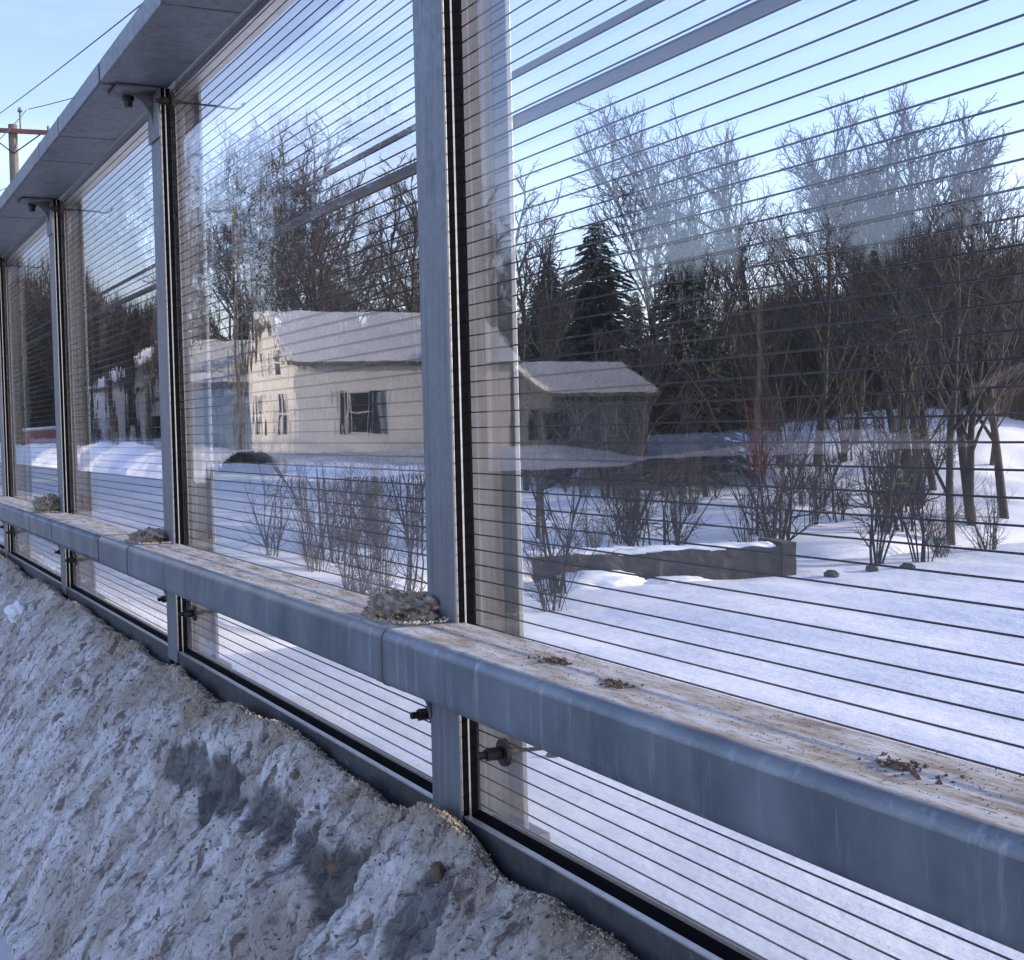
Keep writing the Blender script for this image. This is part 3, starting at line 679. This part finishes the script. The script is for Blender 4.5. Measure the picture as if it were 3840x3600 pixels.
for px, dist, k, top, lb in ((1165, 56, 0, 420, 'dark evergreen, left and broader of the two behind the pond'), (1330, 55, 1, 438, 'dark pointed evergreen, right of the two behind the pond'),
                            (1075, 64, 0, 500, 'smaller dark evergreen just right of the nearest post'), (1240, 70, 2, 560, 'evergreen half hidden between the two dark evergreens')):
    put_top('evergreen_tree', CON[k], px, dist, top, lb, 'tree', 'evergreens across the pond')
# trunks and brush on the far shore
for px, dist, k, sc, lb in ((1082, 33, 4, 1.0, 'dark crooked trunk on the bank above the stone wall, left end'), (1700, 39, 4, .9, 'dark multi stemmed sapling at the pond edge right of the stone wall')):
    x, y = at(px, dist); put('sapling', SHR[k], x, y, lb, 'sapling', 'saplings on the far shore', sc * 1.15, rr.uniform(0, 6), ('stems', 'twigs'))
shr = [(1455, 39, 0, 1.0, 'tall clump of dark stems behind the right end of the stone wall'), (1490, 41, 1, 1.05, 'twiggy brush right of the tall dark clump'), (1820, 41, 2, 1.1, 'fan of upright dry stems at the right shore'),
       (1220, 42, 1, 1.0, 'low brush above the middle of the stone wall'), (1340, 46, 1, 1.1, 'brown brush under the right evergreen'), (1150, 37, 1, .9, 'tangled brush behind the left end of the stone wall'), (1060, 30, 1, .9, 'tangled brush beside the nearest post at the shore'),
       (1580, 44, 0, .85, 'thin brush between the saplings on the far shore'), (1630, 47, 1, .9, 'grey brush behind the pond edge sapling'), (1750, 47, 0, .8, 'thin brush left of the big trunks'), (1920, 43, 1, .9, 'brush at the far right shore'),
       (680, 30, 0, 1.1, 'dark brush seen through the second panel'), (600, 34, 1, 1.1, 'spreading brush in the second panel, left side'), (780, 27, 4, .85, 'thick stemmed brush near the post in the second panel'), (520, 36, 0, 1.0, 'thin stems at the left of the second panel'), (730, 31, 1, 1.2, 'bushy brown shrub in the second panel centre')]
for px, dist, k, sc, lb in shr:
    x, y = at(px, dist); put('shrub', SHR[k], x, y, lb, 'shrub', 'leafless shrubs on the far shore', sc, rr.uniform(0, 6), ('stems', 'twigs'))
for k in range(48):
    px = (rr.uniform(1010, 1990) if k < 26 else rr.uniform(1020, 1720)) if k < 40 else rr.uniform(450, 820); dist = rr.uniform(38, 58) if k < 40 else rr.uniform(34, 52)
    x, y = at(px, dist); put('shrub', SHR[rr.choice([0, 1, 4, 5, 5, 6, 6, 7, 7])], x, y, 'one of many leafless shrubs scattered under the trees across the pond', 'shrub', 'scattered shrubs across the pond', rr.uniform(.8, 1.5), rr.uniform(0, 6), ('stems', 'twigs'))
for px, dist, rad, lb in ((1788, 51, .42, 'thick dark trunk on the far slope, first of the row'), (1812, 53, .33, 'forked dark trunk beside the thick one'), (1885, 47, .36, 'straight dark trunk right of the forked one'), (1924, 58, .2, 'thin dark trunk near the right edge'), (1230, 45, .22, 'short dark trunk above the stone wall')):
    x, y = at(px, dist); g0 = gz(x, y); k = rr.choice([0, 3]); put('bare_tree', TREES[k][1:], x, y, lb, 'tree', 'big trunks on the far slope', rad * 1.9, rr.uniform(0, 6))

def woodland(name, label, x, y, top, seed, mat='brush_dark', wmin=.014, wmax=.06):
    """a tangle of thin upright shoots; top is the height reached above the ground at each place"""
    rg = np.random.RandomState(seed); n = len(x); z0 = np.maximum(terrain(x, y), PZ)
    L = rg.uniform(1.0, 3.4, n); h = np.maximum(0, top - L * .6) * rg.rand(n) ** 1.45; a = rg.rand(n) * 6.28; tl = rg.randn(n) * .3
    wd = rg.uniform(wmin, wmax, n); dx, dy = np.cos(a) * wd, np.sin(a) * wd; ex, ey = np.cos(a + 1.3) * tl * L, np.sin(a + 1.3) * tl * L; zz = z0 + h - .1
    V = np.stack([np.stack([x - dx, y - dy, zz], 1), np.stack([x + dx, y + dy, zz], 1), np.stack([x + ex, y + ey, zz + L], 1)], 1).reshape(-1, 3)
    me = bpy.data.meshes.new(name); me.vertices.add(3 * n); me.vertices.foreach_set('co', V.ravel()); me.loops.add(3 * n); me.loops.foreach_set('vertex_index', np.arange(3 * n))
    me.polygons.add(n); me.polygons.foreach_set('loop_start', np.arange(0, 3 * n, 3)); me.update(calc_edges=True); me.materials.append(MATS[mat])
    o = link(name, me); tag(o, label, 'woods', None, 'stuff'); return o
def wood_pts(n, seed, px0, px1, d0, d1, mirror=False, rows=None):
    rg = np.random.RandomState(seed); px = rg.uniform(px0, px1, n); dist = d0 + (d1 - d0) * rg.rand(n)
    D = FW[None] * F_PX + RT[None] * (px * K - 1920)[:, None] + UP[None] * (1800 - 850 * K); hh = np.hypot(D[:, 0], D[:, 1])
    x = D[:, 0] / hh * dist; y = D[:, 1] / hh * dist
    top = np.interp(px, rows[0], rows[1]) + fbm(px * .022, dist * .05 + seed, 4) * (110 if mirror else 200)
    zt = HC + dist * ((1800 - top * K) - (1800 - 830 * K)) / F_PX
    if mirror: y = np.minimum(2 * GY - y, -15 - 4 * rg.rand(n))
    return x, y, np.maximum(1.5, zt - np.maximum(terrain(x, y), PZ))
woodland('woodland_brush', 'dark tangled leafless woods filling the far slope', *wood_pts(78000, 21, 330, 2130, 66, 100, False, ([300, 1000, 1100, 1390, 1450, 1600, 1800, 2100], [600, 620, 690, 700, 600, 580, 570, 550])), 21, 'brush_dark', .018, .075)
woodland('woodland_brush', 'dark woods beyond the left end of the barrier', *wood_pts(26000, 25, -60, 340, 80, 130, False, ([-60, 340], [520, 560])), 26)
# old stone wall at the pond edge
A = at(1500, 34.6); 
p0 = np.array([-30.1, 16.6]); p1 = np.array([-28.4, 22.4]); 
t = thing('stone_wall', 'old low grey stone wall at the edge of the frozen pond', 'wall', (p0[0], p0[1], PZ - .1), math.atan2(p1[1] - p0[1], p1[0] - p0[0]))
L = float(np.linalg.norm(p1 - p0)); rg = np.random.RandomState(4)
def rough_box(name, mat, x0, x1, y0, y1, z0, z1, amp, parent, step=.12, seed=1):
    bm = bmesh.new(); bmesh.ops.create_cube(bm, size=1)
    for v in bm.verts: v.co = ((x0 + x1) / 2 + v.co.x * (x1 - x0), (y0 + y1) / 2 + v.co.y * (y1 - y0), (z0 + z1) / 2 + v.co.z * (z1 - z0))
    for ax, ln in ((0, x1 - x0), (1, y1 - y0), (2, z1 - z0)):
        n = int(ln / step)
        for i in range(1, n):
            c = [0, 0, 0]; c[ax] = (x0, y0, z0)[ax] + ln * i / n; nn = [0, 0, 0]; nn[ax] = 1
            bmesh.ops.bisect_plane(bm, geom=bm.verts[:] + bm.edges[:] + bm.faces[:], plane_co=c, plane_no=nn)
    P = np.array([v.co[:] for v in bm.verts])
    for k in range(3): 
        d = fbm(P[:, 0] * 2.3 + k * 9 + seed, P[:, 2] * 3.1 + P[:, 1] * 2.3 + k * 4, 4) * amp
        for v, e in zip(bm.verts, d): v.co[k] += e
    me = bpy.data.meshes.new(name); bm.to_mesh(me); bm.free(); me.materials.append(MATS[mat]); return link(name, me, parent)
rough_box('wall_body', 'stone', -.6, L, 0, .5, -.1, .86, .16, t, .12, 3)
rough_box('end_block', 'stone', L - .08, L + .3, -.05, 1.7, -.1, .96, .06, t, .12, 8)
cap = rough_box('snow_cap', 'snow', -.8, L - .25, .02, .9, .80, .93, .14, t, .10, 5); cap.data.polygons.foreach_set('use_smooth', [True] * len(cap.data.polygons))
dr = blob('snow_drift', 'snow', (.7, -.35, .02), (1.6, .55, .42), 301, None, None, None, .3, 4, t); blob('snow_drift', 'snow', (2.9, -.3, .0), (1.1, .45, .22), 302, None, None, None, .3, 4, t)
for k, (px, py, dist, r, lb) in enumerate(((1058, 1200, 16.5, .085, 'grey stone lying on the pond snow near the nearest post'), (1026, 1160, 19, .10, 'dark triangular stone poking from the pond snow beside the post'), (1690, 1063, 37.5, .2, 'dark rock at the pond edge under the sapling'), (1760, 1068, 38, .22, 'small dark rock on the right pond edge'), (1610, 1075, 36, .22, 'small rock between stone wall and sapling'))):
    x, y = at(px, dist); blob('rock', 'stone', (x, y, gz(x, y) + r * .05), (r, r * .8, r * .6), 120 + k, lb, 'rock', 'rocks at the pond', .3, 3)

# ------------------------------------------------------------------ utility poles, wires, cables
def pole(x, y, H, label, arm_rz, arm=True):
    t = thing('utility_pole', label, 'utility pole', (x, y, gz(x, y) - .2), arm_rz, 'utility poles')
    MB().tube([(0, 0, 0), (0, 0, H)], [.19 if arm else .11, .145 if arm else .08], 12).build('shaft', 'pole_wood', t, smooth=False)
    if arm:
        MB().box(-1.25, 1.25, -.27, -.15, H - .32, H - .18).build('crossarm', 'arm_wood', t)
        for s in (-1, 1):
            MB().tube([(s * .85, -.21, H - .32), (0, -.19, H - .98)], [.022, .022], 6).build('brace', 'bolt_dark', t)
        for s in (-1.1, 1.1):
            MB().tube([(s, -.21, H - .18), (s, -.21, H - .1), (s, -.21, H - .02)], [.03, .055, .03], 8).build('insulator', 'insulator', t)
        MB().tube([(.24, -.05, H - .25), (.24, -.05, H + .42)], [.03, .03], 6).build('ridge_pin', 'bolt_steel', t)
        MB().tube([(.24, -.05, H + .42), (.24, -.05, H + .5), (.24, -.05, H + .56)], [.09, .06, .045], 10).build('insulator', 'insulator', t)
    return t
ux, uy = at(47, 48); UH = zpix(45, 243, 48) - gz(ux, uy) + .2
pole(ux, uy, UH, 'wooden utility pole with crossarm above the top rail at upper left', R(90 - 7.2))
def catenary(p, q, sag, n=24):
    p = np.array(p, float); q = np.array(q, float); return [p + (q - p) * t + np.array([0, 0, -sag * 4 * t * (1 - t)]) for t in np.linspace(0, 1, n)]
def wire(label, p, q, sag, r, name='overhead_wire', group='overhead wires', mat='wire'):
    pts = catenary(p, q, sag); o = MB().tube(pts, [r] * len(pts), 6).build(name, mat, None, smooth=True); return tag(o, label, 'wire', group)
def pt(px, py, dist):
    d = pray(px, py); h = math.hypot(d[0], d[1]); return np.array([d[0] / h * dist, d[1] / h * dist, HC + d[2] / h * dist])
zt_ = gz(ux, uy) - .2 + UH
E1 = np.array([-2.0, -6.0, 11.2]); 
pole(-2.0, -12.2, 11.0, 'wooden utility pole across the road, seen only in the glazing', 0.3)
wire('thin wire running from the pole pin insulator to the right above the top rail', pt(55, 212, 48.2), pt(420, 95, 30), .1, .014)
wire('thin wire from the pole pin insulator down to the left', pt(51, 214, 48.2), pt(-60, 320, 40), .1, .014)
wire('longest thin wire crossing the upper left corner of the sky', pt(-80, 275, 60), pt(360, -60, 22), .1, .013)
wire('thin wire low at the left edge just above the top rail', pt(-40, 385, 40), pt(60, 340, 42), .05, .012)
wire('thick bundled overhead cable, lower of the two, beyond the nearest panel', (-70, 9, HC + 4.52), (14, 9, HC + 4.40), .1, .085, 'bundled_cable', 'overhead cables beyond the barrier')
wire('thinner bundled overhead cable, upper of the two, beyond the nearest panel', (-70, 9, HC + 4.98), (14, 9, HC + 5.03), .0, .05, 'bundled_cable', 'overhead cables beyond the barrier')

# ------------------------------------------------------------------ houses across the road (seen mirrored in the glazing)
def house(name, label, x0, x1, y0, y1, base, eave, apex, ridge, wall='siding_white', wins=(), chim=None, rsn='snow_roof'):
    """ridge 'y': ridge runs along y, gables face +-y"""
    t = thing(name, label, 'house', ((x0 + x1) / 2, (y0 + y1) / 2, base), 0, 'houses across the road')
    hx, hy = (x1 - x0) / 2, (y1 - y0) / 2; e, a = eave - base, apex - base
    if ridge == 'y':
        MB().prism([(-hx, 0), (hx, 0), (hx, e), (0, a), (-hx, e)], -hy, hy, 'y').build('wall', wall, t, recalc=True)
        k = (a - e) / hx
        for s in (-1, 1):
            rf = MB().prism([(0, a + .02), (s * (hx + .4), e - .4 * k + .02), (s * (hx + .4), e - .4 * k + .17), (0, a + .17)], -hy - .35, hy + .35, 'y').build('roof', 'shingle', t, recalc=True)
            MB().prism([(0, a + .175), (s * (hx + .36), e - .36 * k + .175), (s * (hx + .36), e - .36 * k + .38), (0, a + .42)], -hy - .3, hy + .3, 'y').build('roof_snow', rsn, rf, recalc=True)
    else:
        MB().prism([(-hy, 0), (hy, 0), (hy, e), (0, a), (-hy, e)], -hx, hx, 'x').build('wall', wall, t, recalc=True)
        k = (a - e) / hy
        for s in (-1, 1):
            rf = MB().prism([(0, a + .02), (s * (hy + .4), e - .4 * k + .02), (s * (hy + .4), e - .4 * k + .17), (0, a + .17)], -hx - .35, hx + .35, 'x').build('roof', 'shingle', t, recalc=True)
            MB().prism([(0, a + .175), (s * (hy + .36), e - .36 * k + .175), (s * (hy + .36), e - .36 * k + .38), (0, a + .42)], -hx - .3, hx + .3, 'x').build('roof_snow', rsn, rf, recalc=True)
    for face, u, z0, wd, ht, sh in wins:
        # face '+x' or '+y'; u offset along the wall
        def bx(a0, a1, d0, d1, q0, q1):
            return MB().box(hx + d0, hx + d1, a0, a1, q0, q1) if face == '+x' else MB().box(a0, a1, hy + d0, hy + d1, q0, q1)
        fr = bx(u - wd / 2 - .07, u + wd / 2 + .07, .002, .05, z0 - .07, z0 + ht + .08).build('window', 'trim_white' if wall != 'siding_grey' else 'siding_grey', t)
        for q in (0, 1): bx(u - wd / 2, u + wd / 2, .052, .062, z0 + q * (ht / 2 + .03), z0 + (q + 1) * ht / 2 - .03 * (1 - q)).build('pane', 'window_glass', fr)
        if sh:
            for s in (-1, 1): bx(*sorted((u + s * (wd / 2 + .14), u + s * (wd / 2 + .62))), .003, .04, z0 - .08, z0 + ht + .08).build('shutter', 'shutter', t)
    if chim:
        cx, cy, ch = chim; c = MB().box(cx - .35, cx + .35, cy - .35, cy + .35, e, ch).build('chimney', 'brick_red', t); MB().box(cx - .42, cx + .42, cy - .42, cy + .42, ch + .002, ch + .12).build('chimney_cap', 'concrete', c)
    return t
house('gabled_house', 'white two storey house with its gable to the road, mirrored in the second panel', -63.6, -57.1, -26.8, -16.2, .2, 4.75, 6.75, 'y', 'siding_white',
      [('+x', 2.2, 1.35, 1.0, 1.8, True), ('+x', -2.6, 1.35, 1.0, 1.8, True), ('+y', -1.6, 1.35, .8, 1.8, False), ('+y', 1.5, 1.35, .8, 1.8, False), ('+y', -1.0, 4.0, .7, 1.1, False), ('+y', 1.0, 4.0, .7, 1.1, False)])
house('house_wing', 'low white wing of the gabled house with hipped snowy roof, mirrored in the nearest panel', -60.0, -54.0, -32.4, -27.2, -.05, 3.1, 4.3, 'y', 'siding_grey', [('+x', 2.6, 1.1, .9, 1.2, True)])
house('pale_house', 'pale house with brick chimney far down the road, mirrored in the third panel', -104, -96, -26, -16, .2, 5.2, 8.4, 'x', 'siding_white',
      [('+y', 1.5, 1.2, 1.0, 1.6, False), ('+y', -2.0, 1.2, 1.8, 1.6, False), ('+x', 2.0, 1.2, .9, 1.6, False), ('+x', 0.0, 4.3, .9, 1.3, False)], (1.5, -2, 8.4))
house('blue_garage', 'pale blue garage between the two white houses, mirrored in the second panel', -80.5, -75, -22, -16.0, .2, 4.6, 6.6, 'y', 'siding_blue', [('+y', 0, .9, 2.2, 1.7, False)])
house('tan_house', 'low brown house with a broad roof, mirrored at the right of the nearest panel', -32.0, -19.0, -42.0, -31.0, .0, 2.3, 4.3, 'y', 'siding_tan', [], None, 'shingle')
t = thing('brick_wall', 'low red brick wall beyond the far snowbank, mirrored in the fourth panel', 'wall', (-108, -13.4, .3))
MB().box(-13, 11, -.15, .15, 0, 1.9).build('wall', 'brick_red', t); MB().box(-13.05, 11.05, -.2, .2, 1.902, 2.02).build('coping', 'concrete', t); MB().box(-13, 11, -.18, .18, 2.022, 2.2).build('snow_cap', 'snow_roof', t, bevel=.06)
x, y = mir(at(1470, 44)); put('red_shrub', SHR[3], x, y, 'red stemmed shrub across the road, mirrored in the nearest panel', 'shrub', None, .8, 0, ('stems', 'twigs'))
# snowbank on the other side of the road
u2 = np.linspace(-150, -44.5, 480); v2 = np.linspace(0, 1, 26); U2, V2 = np.meshgrid(u2, v2)
h2 = np.sin(V2 * math.pi) ** .8 * (1.05 + fbm(U2 * .35, U2 * 0 + 4, 4) * 1.1) + fbm(U2 * 1.6, V2 * 6, 4) * .25 * np.sin(V2 * math.pi)
o = grid_obj('snowbank', U2, -9.0 - V2 * 3.2, np.maximum(h2, -.02) - .01 + .0, 'snow'); tag(o, 'long white snowbank along the opposite side of the road, mirrored in the panels', 'snowbank')
# trees behind the houses
HS = ((-66, -51, -37, -14), (-106, -94, -28, -14), (-83, -73, -24, -14), (-36, -18, -43, -27))
for i in range(44):
    px = rr.uniform(20, 1950) if i < 36 else rr.uniform(380, 840); dist = rr.uniform(74, 104)
    x, y = mir(at(px, dist)); y = min(y, -13.5)
    if any(a < x < b_ and c < y < d_ for a, b_, c, d_ in HS): continue
    top = rr.uniform(140, 330) if px < 850 else rr.uniform(330, 520)
    put_top('bare_tree', TREES[rr.choice([0, 1, 2, 3])], px, dist, top, 'one of the bare trees behind the houses across the road', 'tree', 'bare trees across the road', True)
for px, dist, c, top in ((60, 140, 2, 440), (30, 150, 2, 470), (95, 138, 2, 430), (190, 132, 2, 420), (150, 145, 2, 400), (270, 130, 2, 450), (10, 155, 2, 460), (450, 88, 2, 430), (640, 96, 2, 470), (600, 92, 1, 500), (1050, 84, 0, 470), (1140, 88, 2, 450), (1560, 84, 2, 470), (1700, 82, 2, 480), (1850, 80, 0, 470)):
    put_top('evergreen_tree', CON[c], px, dist, top, 'one of the tall dark evergreens across the road behind the houses', 'tree', 'evergreens across the road', True)
x, y = mir(at(468, 47)); pole(x, y, 9.5, 'sunlit wooden pole without crossarm in front of the gabled house, mirrored in the second panel', 0, False)
x, y = mir(at(1482, 46)); pole(x, y, 8.4, 'sunlit wooden pole mirrored in the nearest panel among the dark woods', 0, False)
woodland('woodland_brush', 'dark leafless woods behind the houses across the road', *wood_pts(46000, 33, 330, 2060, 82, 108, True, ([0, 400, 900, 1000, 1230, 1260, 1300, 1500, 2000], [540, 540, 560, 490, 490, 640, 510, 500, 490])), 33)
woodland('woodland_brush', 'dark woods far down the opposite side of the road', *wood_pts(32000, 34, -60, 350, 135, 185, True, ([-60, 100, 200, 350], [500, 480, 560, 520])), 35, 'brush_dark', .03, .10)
